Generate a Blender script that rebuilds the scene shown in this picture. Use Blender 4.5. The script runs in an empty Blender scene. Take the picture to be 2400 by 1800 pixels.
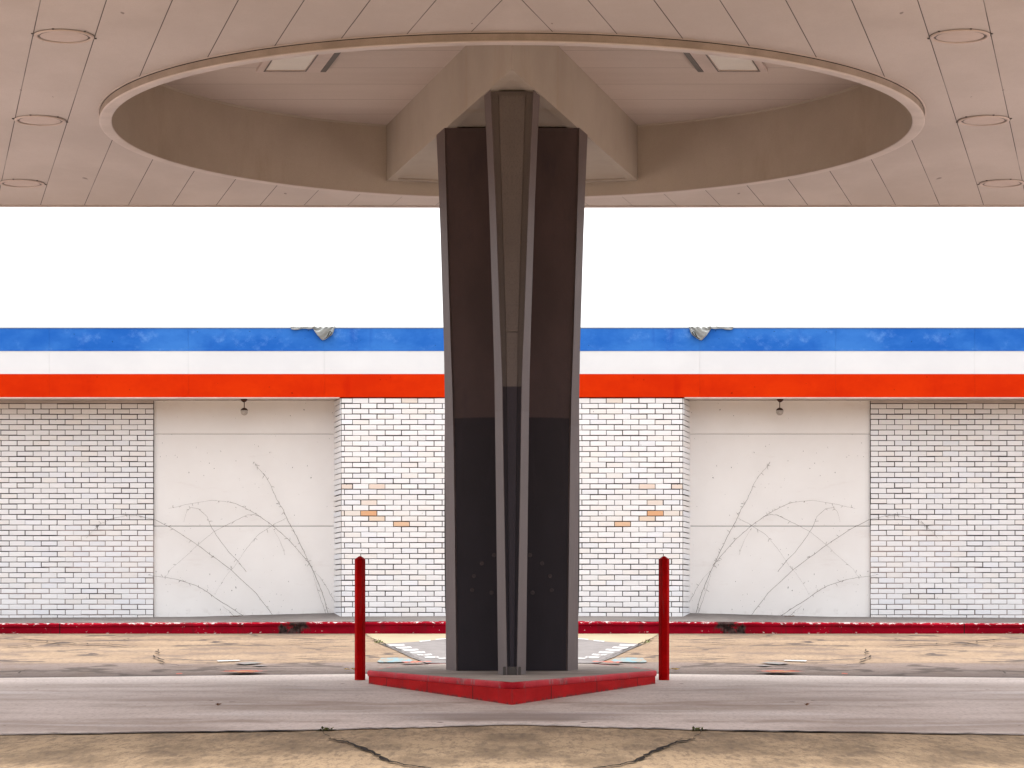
import bpy, bmesh, math, random
from mathutils import Vector
R = math.radians
random.seed(7)
scene = bpy.context.scene
C = scene.collection

# ------------------------------------------------------------------ camera, sky, sun, exposure
F = 6000.0            # focal length in pixels of the 2400 px wide photograph (90 mm on a 36 mm sensor)
CZ = 0.55             # height of the lens
HOR = 1442.0          # row of the horizon
cam_d = bpy.data.cameras.new('camera')
cam_d.sensor_width = 36.0
cam_d.lens = 90.0
cam_d.shift_y = (HOR - 900.0) / 2400.0
cam_d.clip_end = 3000.0
cam = bpy.data.objects.new('camera', cam_d)
cam.location = (0, 0, CZ)
cam.rotation_euler = (R(90), 0, 0)
C.objects.link(cam)
scene.camera = cam

SUN_EL, SUN_ROT = 82.0, 0.0      # nearly overhead, a little beyond the building, behind thick cloud
w = bpy.data.worlds.new('World')
scene.world = w
w.use_nodes = True
nt = w.node_tree
bg = nt.nodes['Background']
sky = nt.nodes.new('ShaderNodeTexSky')
sky.sky_type = 'NISHITA'
sky.sun_disc = False
sky.sun_elevation = R(SUN_EL)
sky.sun_rotation = R(SUN_ROT)
sky.air_density = 1.0
sky.dust_density = 6.0
sky.ozone_density = 1.0
hs = nt.nodes.new('ShaderNodeHueSaturation')      # overcast: hardly any blue left
hs.inputs['Saturation'].default_value = 0.12
nt.links.new(sky.outputs['Color'], hs.inputs['Color'])
nt.links.new(hs.outputs['Color'], bg.inputs['Color'])
bg.inputs['Strength'].default_value = 0.15
sun_d = bpy.data.lights.new('sun', 'SUN')
sun_d.energy = 0.6
sun_d.angle = R(40)
sun_d.color = (1.0, 0.985, 0.96)
sun = bpy.data.objects.new('sun', sun_d)
sun.rotation_euler = (R(-(90 - SUN_EL)), 0, 0)
sun.location = (0, 30, 60)
C.objects.link(sun)
vs = scene.view_settings
vs.view_transform = 'Standard'
vs.look = 'None'
vs.gamma = 1.0
vs.use_curve_mapping = False
vs.exposure = 1.85

# ------------------------------------------------------------------ helpers
def X_at(px, Y): return (px - 1200.0) / F * Y
def Z_at(py, Y): return CZ + (HOR - py) / F * Y
PROF = [(-400, -0.236), (0.0, -0.236), (22.3, 0.032), (32.0, 0.321), (400, 0.321)]   # fall of the forecourt
def gz(Y):
    for (a, za), (b, zb) in zip(PROF, PROF[1:]):
        if a <= Y <= b: return za + (zb - za) * (Y - a) / (b - a)
    return PROF[-1][1]
def on_ground(px, py):
    lo, hi = 5.0, 32.0
    for _ in range(50):
        m = (lo + hi) / 2
        if Z_at(py, m) > gz(m): lo = m
        else: hi = m
    return (X_at(px, lo), lo)

def link(o, parent=None):
    C.objects.link(o)
    if parent is not None:
        o.parent = parent
        o.matrix_parent_inverse = parent.matrix_world.inverted() if parent.type != 'EMPTY' else o.matrix_parent_inverse
    return o
def obj(name, bm, mats, parent=None, smooth=False):
    me = bpy.data.meshes.new(name)
    bmesh.ops.recalc_face_normals(bm, faces=bm.faces[:])
    bm.to_mesh(me); bm.free()
    for m in (mats if isinstance(mats, (list, tuple)) else [mats]): me.materials.append(m)
    if smooth:
        for p in me.polygons: p.use_smooth = True
    o = bpy.data.objects.new(name, me)
    C.objects.link(o)
    if parent is not None:
        o.parent = parent
        loc = parent.location if parent.parent is None else Vector((0, 0, 0))
        if loc.length: me.transform(__import__('mathutils').Matrix.Translation(-loc))
    return o
def tag(o, label=None, cat=None, group=None, kind=None):
    if label: o['label'] = label
    if cat: o['category'] = cat
    if group: o['group'] = group
    if kind: o['kind'] = kind
    return o
def thing(name, label, cat, loc, group=None):
    o = bpy.data.objects.new(name, None)
    o.empty_display_size = 0.2
    o.location = loc
    C.objects.link(o)
    return tag(o, label, cat, group)
def box(bm, x0, x1, y0, y1, z0, z1, mi=0):
    v = [bm.verts.new(p) for p in ((x0,y0,z0),(x1,y0,z0),(x1,y1,z0),(x0,y1,z0),(x0,y0,z1),(x1,y0,z1),(x1,y1,z1),(x0,y1,z1))]
    fs = []
    for q in ((0,3,2,1),(4,5,6,7),(0,1,5,4),(1,2,6,5),(2,3,7,6),(3,0,4,7)):
        f = bm.faces.new([v[i] for i in q]); f.material_index = mi; fs.append(f)
    return v, fs
def bevel(bm, w=0.004, seg=2):
    bmesh.ops.bevel(bm, geom=bm.edges[:], offset=w, segments=seg, affect='EDGES', clamp_overlap=True)
def tube(bm, pts, rads, n=6):
    rings = []
    for i, p in enumerate(pts):
        p = Vector(p)
        a = Vector(pts[max(i-1, 0)]); b = Vector(pts[min(i+1, len(pts)-1)])
        d = (b - a).normalized()
        u = d.cross(Vector((0, 1, 0.03))).normalized(); v = d.cross(u)
        r = rads[i] if isinstance(rads, (list, tuple)) else rads
        rings.append([bm.verts.new(p + (u*math.cos(t*2*math.pi/n) + v*math.sin(t*2*math.pi/n))*r) for t in range(n)])
    for A, B in zip(rings, rings[1:]):
        for k in range(n): bm.faces.new((A[k], A[(k+1) % n], B[(k+1) % n], B[k]))
    bm.faces.new(rings[0][::-1]); bm.faces.new(rings[-1])
def lathe(bm, cx, cy, prof, n=48, mi=0, cap=True):
    rings = []
    for r, z in prof:
        if r < 1e-6: rings.append([bm.verts.new((cx, cy, z))])
        else: rings.append([bm.verts.new((cx + r*math.cos(2*math.pi*k/n), cy + r*math.sin(2*math.pi*k/n), z)) for k in range(n)])
    for A, B in zip(rings, rings[1:]):
        for k in range(n):
            if len(A) == 1 and len(B) == 1: continue
            if len(A) == 1: f = bm.faces.new((A[0], B[k], B[(k+1) % n]))
            elif len(B) == 1: f = bm.faces.new((A[k], A[(k+1) % n], B[0]))
            else: f = bm.faces.new((A[k], A[(k+1) % n], B[(k+1) % n], B[k]))
            f.material_index = mi
def prism(bm, poly, z0, z1, mi=0):
    lo = [bm.verts.new((x, y, z0)) for x, y in poly]; hi = [bm.verts.new((x, y, z1)) for x, y in poly]
    n = len(poly)
    for k in range(n):
        f = bm.faces.new((lo[k], lo[(k+1) % n], hi[(k+1) % n], hi[k])); f.material_index = mi
    bm.faces.new(lo[::-1]).material_index = mi; bm.faces.new(hi).material_index = mi
def sheet(name, polys, layer, m, parent=None, sub=None):
    """polygons (X, Y) laid on the fall of the forecourt, layer x 4 mm above the asphalt"""
    bm = bmesh.new()
    for poly in polys:
        vs_ = [bm.verts.new((x, y, 0)) for x, y in poly]
        bm.faces.new(vs_)
    for b in (0.0, 22.3, 32.0):
        bmesh.ops.bisect_plane(bm, geom=bm.verts[:] + bm.edges[:] + bm.faces[:], plane_co=(0, b, 0), plane_no=(0, 1, 0))
    bmesh.ops.triangulate(bm, faces=bm.faces[:])
    for v in bm.verts: v.co.z = gz(v.co.y) + 0.004 * layer
    for f in bm.faces:
        f.normal_update()
        if f.normal.z < 0: f.normal_flip()
    me = bpy.data.meshes.new(name); bm.to_mesh(me); bm.free(); me.materials.append(m)
    o = bpy.data.objects.new(name, me); C.objects.link(o)
    if parent: o.parent = parent
    return o

# ------------------------------------------------------------------ materials
class NT:
    def __init__(s, name, rough=0.8, spec=0.3):
        s.m = bpy.data.materials.new(name); s.m.use_nodes = True
        s.t = s.m.node_tree; s.b = s.t.nodes['Principled BSDF']
        s.b.inputs['Roughness'].default_value = rough
        s.b.inputs['Specular IOR Level'].default_value = spec
        g = s.n('ShaderNodeNewGeometry')
        sp = s.n('ShaderNodeSeparateXYZ'); s.l(g.outputs['Position'], sp.inputs[0])
        s.X = s.math('ABSOLUTE', sp.outputs[0]); s.Y = sp.outputs[1]; s.Z = sp.outputs[2]   # the two halves weather alike
        cb = s.n('ShaderNodeCombineXYZ'); s.l(s.X, cb.inputs[0]); s.l(s.Y, cb.inputs[1]); s.l(s.Z, cb.inputs[2])
        s.P = cb.outputs[0]
    def n(s, t): return s.t.nodes.new(t)
    def l(s, a, b): s.t.links.new(a, b)
    def put(s, sock, v):
        if isinstance(v, (int, float)): sock.default_value = v
        elif isinstance(v, tuple): sock.default_value = v if len(v) == 4 else (*v, 1)
        else: s.l(v, sock)
    def math(s, op, a, b=None, c=None, clamp=False):
        k = s.n('ShaderNodeMath'); k.operation = op; k.use_clamp = clamp
        s.put(k.inputs[0], a)
        if b is not None: s.put(k.inputs[1], b)
        if c is not None: s.put(k.inputs[2], c)
        return k.outputs[0]
    def noise(s, scale, detail=4, rough=0.6, stretch=(1, 1, 1), off=0.0, dist=0.0):
        mp = s.n('ShaderNodeMapping'); s.l(s.P, mp.inputs['Vector'])
        mp.inputs['Scale'].default_value = stretch; mp.inputs['Location'].default_value = (off, off*1.7, off*0.6)
        k = s.n('ShaderNodeTexNoise'); k.inputs['Scale'].default_value = scale
        k.inputs['Detail'].default_value = detail; k.inputs['Roughness'].default_value = rough; k.inputs['Distortion'].default_value = dist
        s.l(mp.outputs[0], k.inputs['Vector'])
        return k.outputs['Fac']
    def ramp(s, v, a, b, smooth=True):          # 0 at a, 1 at b
        k = s.n('ShaderNodeMapRange'); k.interpolation_type = 'SMOOTHSTEP' if smooth else 'LINEAR'
        s.put(k.inputs['Value'], v); s.put(k.inputs['From Min'], a); s.put(k.inputs['From Max'], b)
        return k.outputs['Result']
    def band(s, v, a, b, soft):
        return s.math('MULTIPLY', s.ramp(v, a - soft, a), s.ramp(v, b + soft, b))
    def mul(s, a, b): return s.math('MULTIPLY', a, b)
    def mix(s, fac, a, b, mode='MIX'):
        k = s.n('ShaderNodeMix'); k.data_type = 'RGBA'; k.blend_type = mode
        s.put(k.inputs['Factor'], fac); s.put(k.inputs['A'] if False else k.inputs[6], a); s.put(k.inputs[7], b)
        return k.outputs[2]
    def bump(s, h, strength=0.3, dist=0.01):
        k = s.n('ShaderNodeBump'); k.inputs['Strength'].default_value = strength; k.inputs['Distance'].default_value = dist
        s.l(h, k.inputs['Height']); s.l(k.outputs[0], s.b.inputs['Normal'])
    def done(s, col):
        s.put(s.b.inputs['Base Color'], col); return s.m
def plain(name, col, var=0.12, scale=6, rough=0.7, spec=0.3, bump=0.1, stretch=(1, 1, 1)):
    k = NT(name, rough, spec)
    a = tuple(c*(1-var) for c in col); b = tuple(min(1, c*(1+var)) for c in col)
    c = k.mix(k.ramp(k.noise(scale, 5, 0.65, stretch), 0.3, 0.7), a, b)
    c = k.mix(k.mul(k.ramp(k.noise(140, 2, 0.6), 0.35, 0.65), 0.35), c, tuple(x*(1-var*1.2) for x in col))
    if bump: k.bump(k.noise(90, 3), bump, 0.004)
    return k.done(c)

# colours ------------------------------------------------------------------
CEIL = (0.60, 0.505, 0.47)
def m_soffit():
    k = NT('soffit_paint', 0.6, 0.3)
    c = k.mix(k.ramp(k.noise(1.3, 5, 0.6, (1, 0.6, 1)), 0.3, 0.7), (0.52, 0.46, 0.435), (0.60, 0.535, 0.51))
    c = k.mix(k.mul(k.ramp(k.noise(120, 2), 0.4, 0.7), 0.3), c, (0.47, 0.39, 0.36))
    sc = k.math('SUBTRACT', k.X, k.mul(k.Y, 0.2358))
    t = k.math('PINGPONG', k.math('ADD', sc, 1.214 + 0.404*40), 0.202)           # distance to the nearest joint
    joint = k.ramp(t, 0.0048, 0.002)
    weak = k.ramp(k.noise(0.7, 3, 0.5, off=4), 0.25, 0.55)
    c = k.mix(k.mul(joint, k.math('ADD', k.mul(weak, 0.6), 0.35)), c, (0.05, 0.035, 0.03))
    sp = k.ramp(k.noise(13, 1, 0.4, (1, 0.35, 1), off=9), 0.795, 0.81)
    c = k.mix(k.mul(sp, 0.6), c, (0.08, 0.05, 0.04))
    k.bump(k.math('ADD', k.mul(joint, -1.0), k.mul(k.noise(2.2, 2), 0.6)), 0.35, 0.006)
    return k.done(c)
M_soffit = m_soffit()
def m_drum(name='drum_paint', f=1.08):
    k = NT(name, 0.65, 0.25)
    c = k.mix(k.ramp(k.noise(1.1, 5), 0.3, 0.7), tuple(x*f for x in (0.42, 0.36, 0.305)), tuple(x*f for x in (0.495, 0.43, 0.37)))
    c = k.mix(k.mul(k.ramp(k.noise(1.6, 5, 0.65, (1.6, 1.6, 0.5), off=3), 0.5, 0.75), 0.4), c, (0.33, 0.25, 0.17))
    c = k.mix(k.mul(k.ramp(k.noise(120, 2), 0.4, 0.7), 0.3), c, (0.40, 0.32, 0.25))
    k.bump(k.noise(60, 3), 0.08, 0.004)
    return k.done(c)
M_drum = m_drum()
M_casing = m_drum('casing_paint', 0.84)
M_ring = plain('ring_paint', (0.56, 0.475, 0.44), 0.1, 3, 0.55)
M_recess = plain('recess_ceiling_paint', (0.58, 0.485, 0.44), 0.07, 1.2, 0.65, stretch=(0.4, 1.5, 1))
M_lip = plain('ring_lip_paint', (0.59, 0.515, 0.485), 0.08, 3, 0.5)
M_face = plain('ring_face_shade', (0.33, 0.27, 0.23), 0.16, 4, 0.65)  # shade on the upright face of the ring, put into a darker colour
M_gap = plain('dark_gap', (0.03, 0.022, 0.02), 0.1)
M_lens = plain('milky_lens', (0.80, 0.77, 0.72), 0.04, 4, 0.35)
M_metal = plain('dark_frame_metal', (0.10, 0.085, 0.08), 0.1, 10, 0.5)
M_coverring = plain('cover_paint', (0.58, 0.48, 0.445), 0.06, 5, 0.55)

def column_mat(name, up, low, zsplit, var=0.15, spec=0.35):
    k = NT(name, 0.55, spec)
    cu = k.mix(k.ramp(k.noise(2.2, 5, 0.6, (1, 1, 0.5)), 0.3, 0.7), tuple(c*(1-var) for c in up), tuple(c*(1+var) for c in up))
    cl = k.mix(k.ramp(k.noise(3.1, 5, 0.6, (1, 1, 0.5), off=5), 0.3, 0.7), tuple(c*(1-var) for c in low), tuple(c*(1+var) for c in low))
    edge = k.math('ADD', k.Z, k.mul(k.math('SUBTRACT', k.noise(5, 3), 0.5), 0.035))
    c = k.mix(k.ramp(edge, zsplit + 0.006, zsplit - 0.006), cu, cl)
    c = k.mix(k.mul(k.ramp(k.noise(6, 5, 0.72, (1.2, 1.2, 0.22), off=12), 0.54, 0.74), 0.35), c, tuple(x*2.1 for x in low))
    c = k.mix(k.mul(k.ramp(k.noise(160, 2), 0.45, 0.7), 0.4), c, tuple(x*1.7 for x in low))
    k.bump(k.noise(70, 3), 0.12, 0.004)
    return k.done(c)
M_panel = column_mat('column_panel_paint', (0.078, 0.049, 0.050), (0.019, 0.013, 0.020), 2.10)
M_trim = column_mat('column_trim_paint', (0.096, 0.071, 0.069), (0.112, 0.088, 0.089), 2.04, 0.1)
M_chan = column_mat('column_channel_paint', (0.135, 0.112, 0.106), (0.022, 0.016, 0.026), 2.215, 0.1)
M_black = plain('black_flange', (0.012, 0.014, 0.013), 0.2, 8, 0.6)  # for the rear flange of the column
M_scuff = plain('scuffed_bolt_cap', (0.07, 0.052, 0.056), 0.35, 30, 0.6)

def m_red(name, a, b, chip=(0.62, 0.55, 0.52), amount=0.66, grime=0.5):
    k = NT(name, 0.65, 0.03)
    c = k.mix(k.ramp(k.noise(2.5, 5, 0.65, (1, 1, 2)), 0.3, 0.7), a, b)
    c = k.mix(k.mul(k.ramp(k.noise(7, 5, 0.7, (3, 3, 0.4), off=2), 0.55, 0.72), grime), c, (0.10, 0.055, 0.05))
    c = k.mix(k.ramp(k.noise(16, 5, 0.7, off=6), amount, amount + 0.02), c, chip)
    k.bump(k.noise(40, 4), 0.2, 0.006)
    return k.done(c)
M_island = m_red('island_kerb_paint', (0.40, 0.006, 0.008), (0.52, 0.014, 0.014), (0.30, 0.10, 0.10), 0.70)
M_bollard = m_red('bollard_paint', (0.32, 0.001, 0.002), (0.46, 0.003, 0.003), (0.55, 0.25, 0.23), 0.735, 0.35)
def m_island_lip():
    k = NT('island_lip_paint', 0.55, 0.08)
    c = k.mix(k.ramp(k.noise(3, 5), 0.3, 0.7), (0.38, 0.008, 0.018), (0.50, 0.02, 0.034))
    worn = k.mul(k.ramp(k.math('ADD', k.noise(7, 4, 0.65, off=8.3), k.mul(k.band(k.X, 0.33, 0.62, 0.12), 0.13)), 0.60, 0.74), 0.6)
    c = k.mix(worn, c, k.mix(k.ramp(k.noise(25, 3), 0.4, 0.6), (0.09, 0.05, 0.048), (0.30, 0.19, 0.185)))
    k.bump(k.noise(40, 4), 0.2, 0.006)
    return k.done(c)
M_islandlip = m_island_lip()
def m_island_face():
    k = NT('island_face_paint', 0.65, 0.03)
    c = k.mix(k.ramp(k.noise(2.2, 5, 0.65, (1, 0.5, 2)), 0.3, 0.7), (0.31, 0.003, 0.005), (0.48, 0.010, 0.011))
    run = k.ramp(k.noise(5.5, 5, 0.7, (0.2, 1.6, 0.25), off=2), 0.56, 0.70)
    c = k.mix(k.mul(run, 0.55), c, (0.10, 0.035, 0.036))
    j = k.math('PINGPONG', k.math('ADD', k.Y, 0.13), 0.55)
    c = k.mix(k.mul(k.ramp(j, 0.016, 0.006), 0.75), c, (0.05, 0.01, 0.01))
    c = k.mix(k.mul(k.ramp(k.math('SUBTRACT', k.Z, k.mul(k.Y, 0.012)), -0.205, -0.235), k.ramp(k.noise(9, 4), 0.4, 0.6)), c, (0.09, 0.03, 0.028))
    k.bump(k.noise(40, 4), 0.25, 0.006)
    return k.done(c)
M_islandface = m_island_face()
def m_kerb():
    k = NT('peeling_kerb_paint', 0.75, 0.03)
    c = k.mix(k.ramp(k.noise(1.6, 5, 0.6, (1, 1, 3)), 0.3, 0.7), (0.20, 0.002, 0.010), (0.33, 0.003, 0.016))
    c = k.mix(k.mul(k.ramp(k.noise(5, 5, 0.7, (2, 1, 0.6), off=1), 0.52, 0.72), 0.55), c, (0.07, 0.015, 0.018))
    # height inside the kerb face (its top falls slightly to both ends)
    h = k.math('ADD', k.Z, k.mul(k.X, 0.0042))
    n1 = k.noise(13, 5, 0.72, (1, 1, 1.6), off=3)
    far = k.ramp(k.X, 2.0, 2.6)
    top = k.ramp(h, 0.440, 0.475)
    bot = k.mul(k.ramp(h, 0.385, 0.335), far)
    loss = k.math('MAXIMUM', k.ramp(k.math('ADD', n1, k.mul(top, 0.13)), 0.655, 0.675), k.mul(k.ramp(k.math('ADD', n1, k.mul(bot, 0.07)), 0.665, 0.68), far))
    c = k.mix(loss, c, k.mix(k.ramp(k.noise(20, 3, off=5), 0.4, 0.6), (0.48, 0.38, 0.38), (0.66, 0.60, 0.58)))
    bare = k.mul(k.band(k.math('ADD', k.X, k.mul(k.noise(6, 4, off=2), 0.25)), 2.70, 3.0, 0.04), k.ramp(k.noise(7, 4, 0.6, off=7), 0.38, 0.5))
    c = k.mix(bare, c, k.mix(k.ramp(k.noise(22, 4), 0.35, 0.65), (0.018, 0.012, 0.011), (0.075, 0.045, 0.042)))
    j = k.math('PINGPONG', k.math('ADD', k.X, 0.35), 1.5)
    c = k.mix(k.ramp(j, 0.008, 0.004), c, (0.03, 0.012, 0.012))
    k.bump(k.math('SUBTRACT', k.noise(35, 4), k.mul(loss, 0.4)), 0.35, 0.008)
    return k.done(c)
M_kerb = m_kerb()
def m_sidewalk():
    k = NT('sidewalk_concrete', 0.9, 0.2)
    c = k.mix(k.ramp(k.noise(1.4, 5, 0.6), 0.3, 0.7), (0.115, 0.10, 0.095), (0.17, 0.15, 0.142))
    c = k.mix(k.mul(k.ramp(k.noise(60, 3), 0.4, 0.7), 0.5), c, (0.09, 0.078, 0.07))
    k.bump(k.noise(50, 4), 0.3, 0.006)
    return k.done(c)
M_walk = m_sidewalk()
M_islandtop = plain('island_concrete', (0.30, 0.255, 0.225), 0.25, 3, 0.9, 0.2, 0.3)

def m_asphalt():
    k = NT('worn_asphalt', 0.9, 0.2)
    n = k.noise(0.9, 6, 0.68, (0.5, 0.5, 1))
    c = k.mix(k.ramp(n, 0.35, 0.62), (0.158, 0.104, 0.064), (0.24, 0.168, 0.106))
    grey = k.math('ADD', k.Y, k.mul(k.math('SUBTRACT', k.noise(0.8, 5, 0.6, (0.35, 1.2, 1), off=3), 0.5), 5.5))
    gfac = k.mul(k.ramp(grey, 25.2, 24.2), k.ramp(k.Y, 20, 21))
    c = k.mix(k.mul(gfac, 0.85), c, (0.115, 0.092, 0.092))
    strk = k.ramp(k.noise(1.7, 7, 0.78, (0.8, 0.6, 1), off=11), 0.49, 0.60)
    c = k.mix(k.mul(strk, 0.8), c, (0.095, 0.066, 0.052))
    kerb_dark = k.mul(k.ramp(k.math('ADD', k.Y, k.mul(k.noise(2.5, 4, off=6), 1.4)), 31.9, 32.8), 0.75)  # darker band along the foot of the kerb
    c = k.mix(kerb_dark, c, (0.07, 0.056, 0.046))
    near = k.ramp(k.Y, 15.5, 14.6)
    nc = k.mix(k.ramp(k.noise(3.0, 6, 0.7, (1, 0.3, 1), off=2), 0.34, 0.64), (0.20, 0.136, 0.080), (0.42, 0.295, 0.178))
    c = k.mix(near, c, nc)
    vo = k.n('ShaderNodeTexVoronoi'); vo.inputs['Scale'].default_value = 160
    k.l(k.P, vo.inputs['Vector'])
    c = k.mix(k.mul(k.ramp(vo.outputs['Distance'], 0.2, 0.7), 0.35), c, (0.12, 0.085, 0.06))
    c = k.mix(k.mul(k.ramp(k.noise(30, 5, 0.78, (1, 0.16, 1), off=13), 0.44, 0.66), 0.6), c, (0.09, 0.062, 0.045))
    # hairline cracks
    wv = k.n('ShaderNodeTexVoronoi'); wv.feature = 'DISTANCE_TO_EDGE'; wv.inputs['Scale'].default_value = 0.55
    mp = k.n('ShaderNodeVectorMath'); mp.operation = 'ADD'
    nz = k.n('ShaderNodeTexNoise'); nz.inputs['Scale'].default_value = 2.2; nz.inputs['Detail'].default_value = 5
    k.l(k.P, nz.inputs['Vector'])
    sc = k.n('ShaderNodeVectorMath'); sc.operation = 'SCALE'; sc.inputs['Scale'].default_value = 0.9
    k.l(nz.outputs['Color'], sc.inputs[0]); k.l(k.P, mp.inputs[0]); k.l(sc.outputs[0], mp.inputs[1]); k.l(mp.outputs[0], wv.inputs['Vector'])
    crack = k.mul(k.ramp(wv.outputs['Distance'], 0.05, 0.02), k.ramp(k.noise(0.9, 4, off=21), 0.44, 0.54))
    c = k.mix(k.mul(crack, k.ramp(k.Y, 20, 22)), c, (0.05, 0.035, 0.028))
    k.bump(k.math('ADD', k.noise(80, 4), k.mul(crack, -0.8)), 0.45, 0.008)
    return k.done(c)
M_asphalt = m_asphalt()
def m_pad():
    k = NT('stained_concrete', 0.8, 0.3)
    c = k.mix(k.ramp(k.noise(0.9, 6, 0.6, (0.45, 0.6, 1)), 0.36, 0.62), (0.32, 0.25, 0.215), (0.55, 0.465, 0.43))
    st = k.ramp(k.noise(1.3, 6, 0.7, (0.5, 0.7, 1), off=5), 0.5, 0.68)
    c = k.mix(k.mul(st, 0.75), c, (0.25, 0.178, 0.138))
    lt = k.ramp(k.noise(1.1, 5, 0.6, (0.3, 0.9, 1), off=15), 0.55, 0.68)
    c = k.mix(k.mul(lt, 0.55), c, (0.64, 0.585, 0.575))
    c = k.mix(k.mul(k.ramp(k.math('ADD', k.Y, k.mul(k.noise(1.2, 4, off=31), 2.0)), 19.6, 22.6), 0.6), c, (0.64, 0.565, 0.52))  # daylight coming in at the far edge, painted in as paler concrete
    c = k.mix(k.mul(k.ramp(k.noise(42, 4, 0.75, (1, 0.22, 1)), 0.42, 0.72), 0.5), c, (0.24, 0.185, 0.16))
    sp = k.ramp(k.noise(9, 2, 0.4, (0.7, 0.35, 1), off=9), 0.755, 0.775)
    c = k.mix(k.mul(sp, 0.8), c, (0.07, 0.035, 0.03))
    drip = k.mul(k.ramp(k.X, 0.95, 0.35), k.band(k.math('ADD', k.Y, k.mul(k.noise(3, 3), 0.3)), 15.0, 15.6, 0.35))
    c = k.mix(k.mul(drip, 0.55), c, (0.17, 0.125, 0.115))
    k.bump(k.noise(40, 4), 0.25, 0.006)
    return k.done(c)
M_pad = m_pad()
M_crack = plain('open_crack', (0.014, 0.009, 0.007), 0.4, 20, 0.95, 0.1)
M_cream = plain('cream_slab', (0.245, 0.195, 0.128), 0.10, 2, 0.85, 0.2, 0.2)
M_greypatch = plain('grey_asphalt', (0.135, 0.122, 0.118), 0.2, 5, 0.9, 0.2, 0.35)
def m_roadpaint(name, col, under, amt):
    k = NT(name, 0.75, 0.3)
    c = k.mix(k.ramp(k.noise(11, 6, 0.8, (1, 0.14, 1)), amt - 0.05, amt + 0.06), col, under)
    k.bump(k.noise(60, 4), 0.3, 0.006)
    return k.done(c)
M_white_mk = m_roadpaint('white_marking_paint', (0.33, 0.325, 0.32), (0.14, 0.12, 0.115), 0.57)
M_blue_mk = m_roadpaint('faded_blue_paint', (0.10, 0.17, 0.19), (0.17, 0.135, 0.10), 0.52)
M_red_mk = m_roadpaint('orange_spray_paint', (0.36, 0.05, 0.015), (0.17, 0.10, 0.09), 0.50)
M_pale_mk = m_roadpaint('orange_pale_paint', (0.42, 0.19, 0.07), (0.30, 0.06, 0.02), 0.5)
M_teal_mk = m_roadpaint('faded_green_paint', (0.085, 0.135, 0.11), (0.115, 0.092, 0.088), 0.44)

# building materials
def m_brick():
    k = NT('white_painted_brick', 0.55, 0.35)
    at = k.n('ShaderNodeAttribute'); at.attribute_name = 'tint'
    c = at.outputs['Color']
    c = k.mix(k.mul(k.ramp(k.noise(7, 5, 0.7), 0.5, 0.75), 0.13), c, (0.66, 0.62, 0.62))
    sp = k.ramp(k.noise(20, 2, 0.5, (1, 1, 0.8), off=4), 0.765, 0.78)
    c = k.mix(k.mul(sp, 0.85), c, (0.03, 0.025, 0.025))
    k.bump(k.noise(45, 4), 0.12, 0.004)
    return k.done(c)
M_brick = m_brick()
def m_mortar():
    k = NT('mortar', 0.9, 0.15)
    pale = k.ramp(k.math('SUBTRACT', k.noise(0.9, 4, 0.6, off=3), k.mul(k.Z, 0.10)), 0.36, 0.46)
    pale = k.mul(pale, k.ramp(k.X, 3.6, 4.6))
    c = k.mix(k.mul(pale, 0.85), (0.022, 0.015, 0.013), (0.40, 0.33, 0.31))
    c = k.mix(k.mul(k.ramp(k.noise(3, 4, 0.6, off=8), 0.58, 0.70), 0.35), c, (0.22, 0.18, 0.17))
    return k.done(c)
M_mortar = m_mortar()
def m_board():
    k = NT('painted_plywood', 0.6, 0.3)
    c = k.mix(k.ramp(k.noise(0.9, 5, 0.6), 0.3, 0.7), (0.80, 0.775, 0.76), (0.85, 0.832, 0.82))
    c = k.mix(k.mul(k.ramp(k.noise(2.4, 6, 0.7, (0.5, 1, 2.0), off=4), 0.58, 0.75), 0.3), c, (0.62, 0.55, 0.52))
    low = k.ramp(k.Z, 2.0, 0.8)
    sp = k.ramp(k.math('ADD', k.noise(34, 2, 0.5, (1.2, 1, 0.7), off=2), k.mul(low, 0.03)), 0.75, 0.76)
    c = k.mix(k.mul(sp, 0.9), c, (0.035, 0.03, 0.03))
    foot = k.mul(k.ramp(k.Z, 0.68, 0.53), k.ramp(k.noise(9, 5, 0.7, off=5), 0.5, 0.7))
    c = k.mix(k.mul(foot, 0.45), c, (0.42, 0.36, 0.33))
    k.bump(k.noise(3, 4, 0.5), 0.12, 0.01)
    return k.done(c)
M_board = m_board()
def m_stripe(name, a, b, pale, stain, amt=0.5, speck=0.7):
    k = NT(name, 0.6, 0.04)
    c = k.mix(k.ramp(k.noise(1.6, 6, 0.62, (0.9, 1, 1.6)), 0.33, 0.68), a, b)
    c = k.mix(k.mul(k.ramp(k.noise(3.2, 6, 0.72, (1, 1, 1.2), off=5), 0.52, 0.72), amt), c, pale)
    c = k.mix(k.mul(k.ramp(k.noise(1.9, 5, 0.6, (2.2, 1, 0.7), off=9), 0.56, 0.76), 0.6), c, stain)
    sp = k.ramp(k.noise(24, 1, 0.4, off=3), 0.775, 0.785)
    c = k.mix(k.mul(sp, speck), c, tuple(x*0.2 for x in a))
    k.bump(k.noise(1.7, 3), 0.25, 0.02)
    return k.done(c)
M_blue = m_stripe('faded_blue_stripe', (0.017, 0.125, 0.52), (0.045, 0.20, 0.63), (0.14, 0.33, 0.76), (0.012, 0.085, 0.46), 0.6)
M_whites = m_stripe('white_stripe', (0.72, 0.74, 0.77), (0.755, 0.775, 0.80), (0.74, 0.76, 0.79), (0.73, 0.74, 0.77), 0.3, 0.15)
M_orange = m_stripe('orange_red_stripe', (0.58, 0.022, 0.0004), (0.66, 0.032, 0.0006), (0.70, 0.042, 0.001), (0.51, 0.010, 0.0004), 0.4)
M_drip = plain('pale_drip_edge', (0.62, 0.50, 0.45), 0.15, 5)
M_roof = plain('grey_roofing', (0.25, 0.24, 0.23), 0.2, 2)
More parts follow.
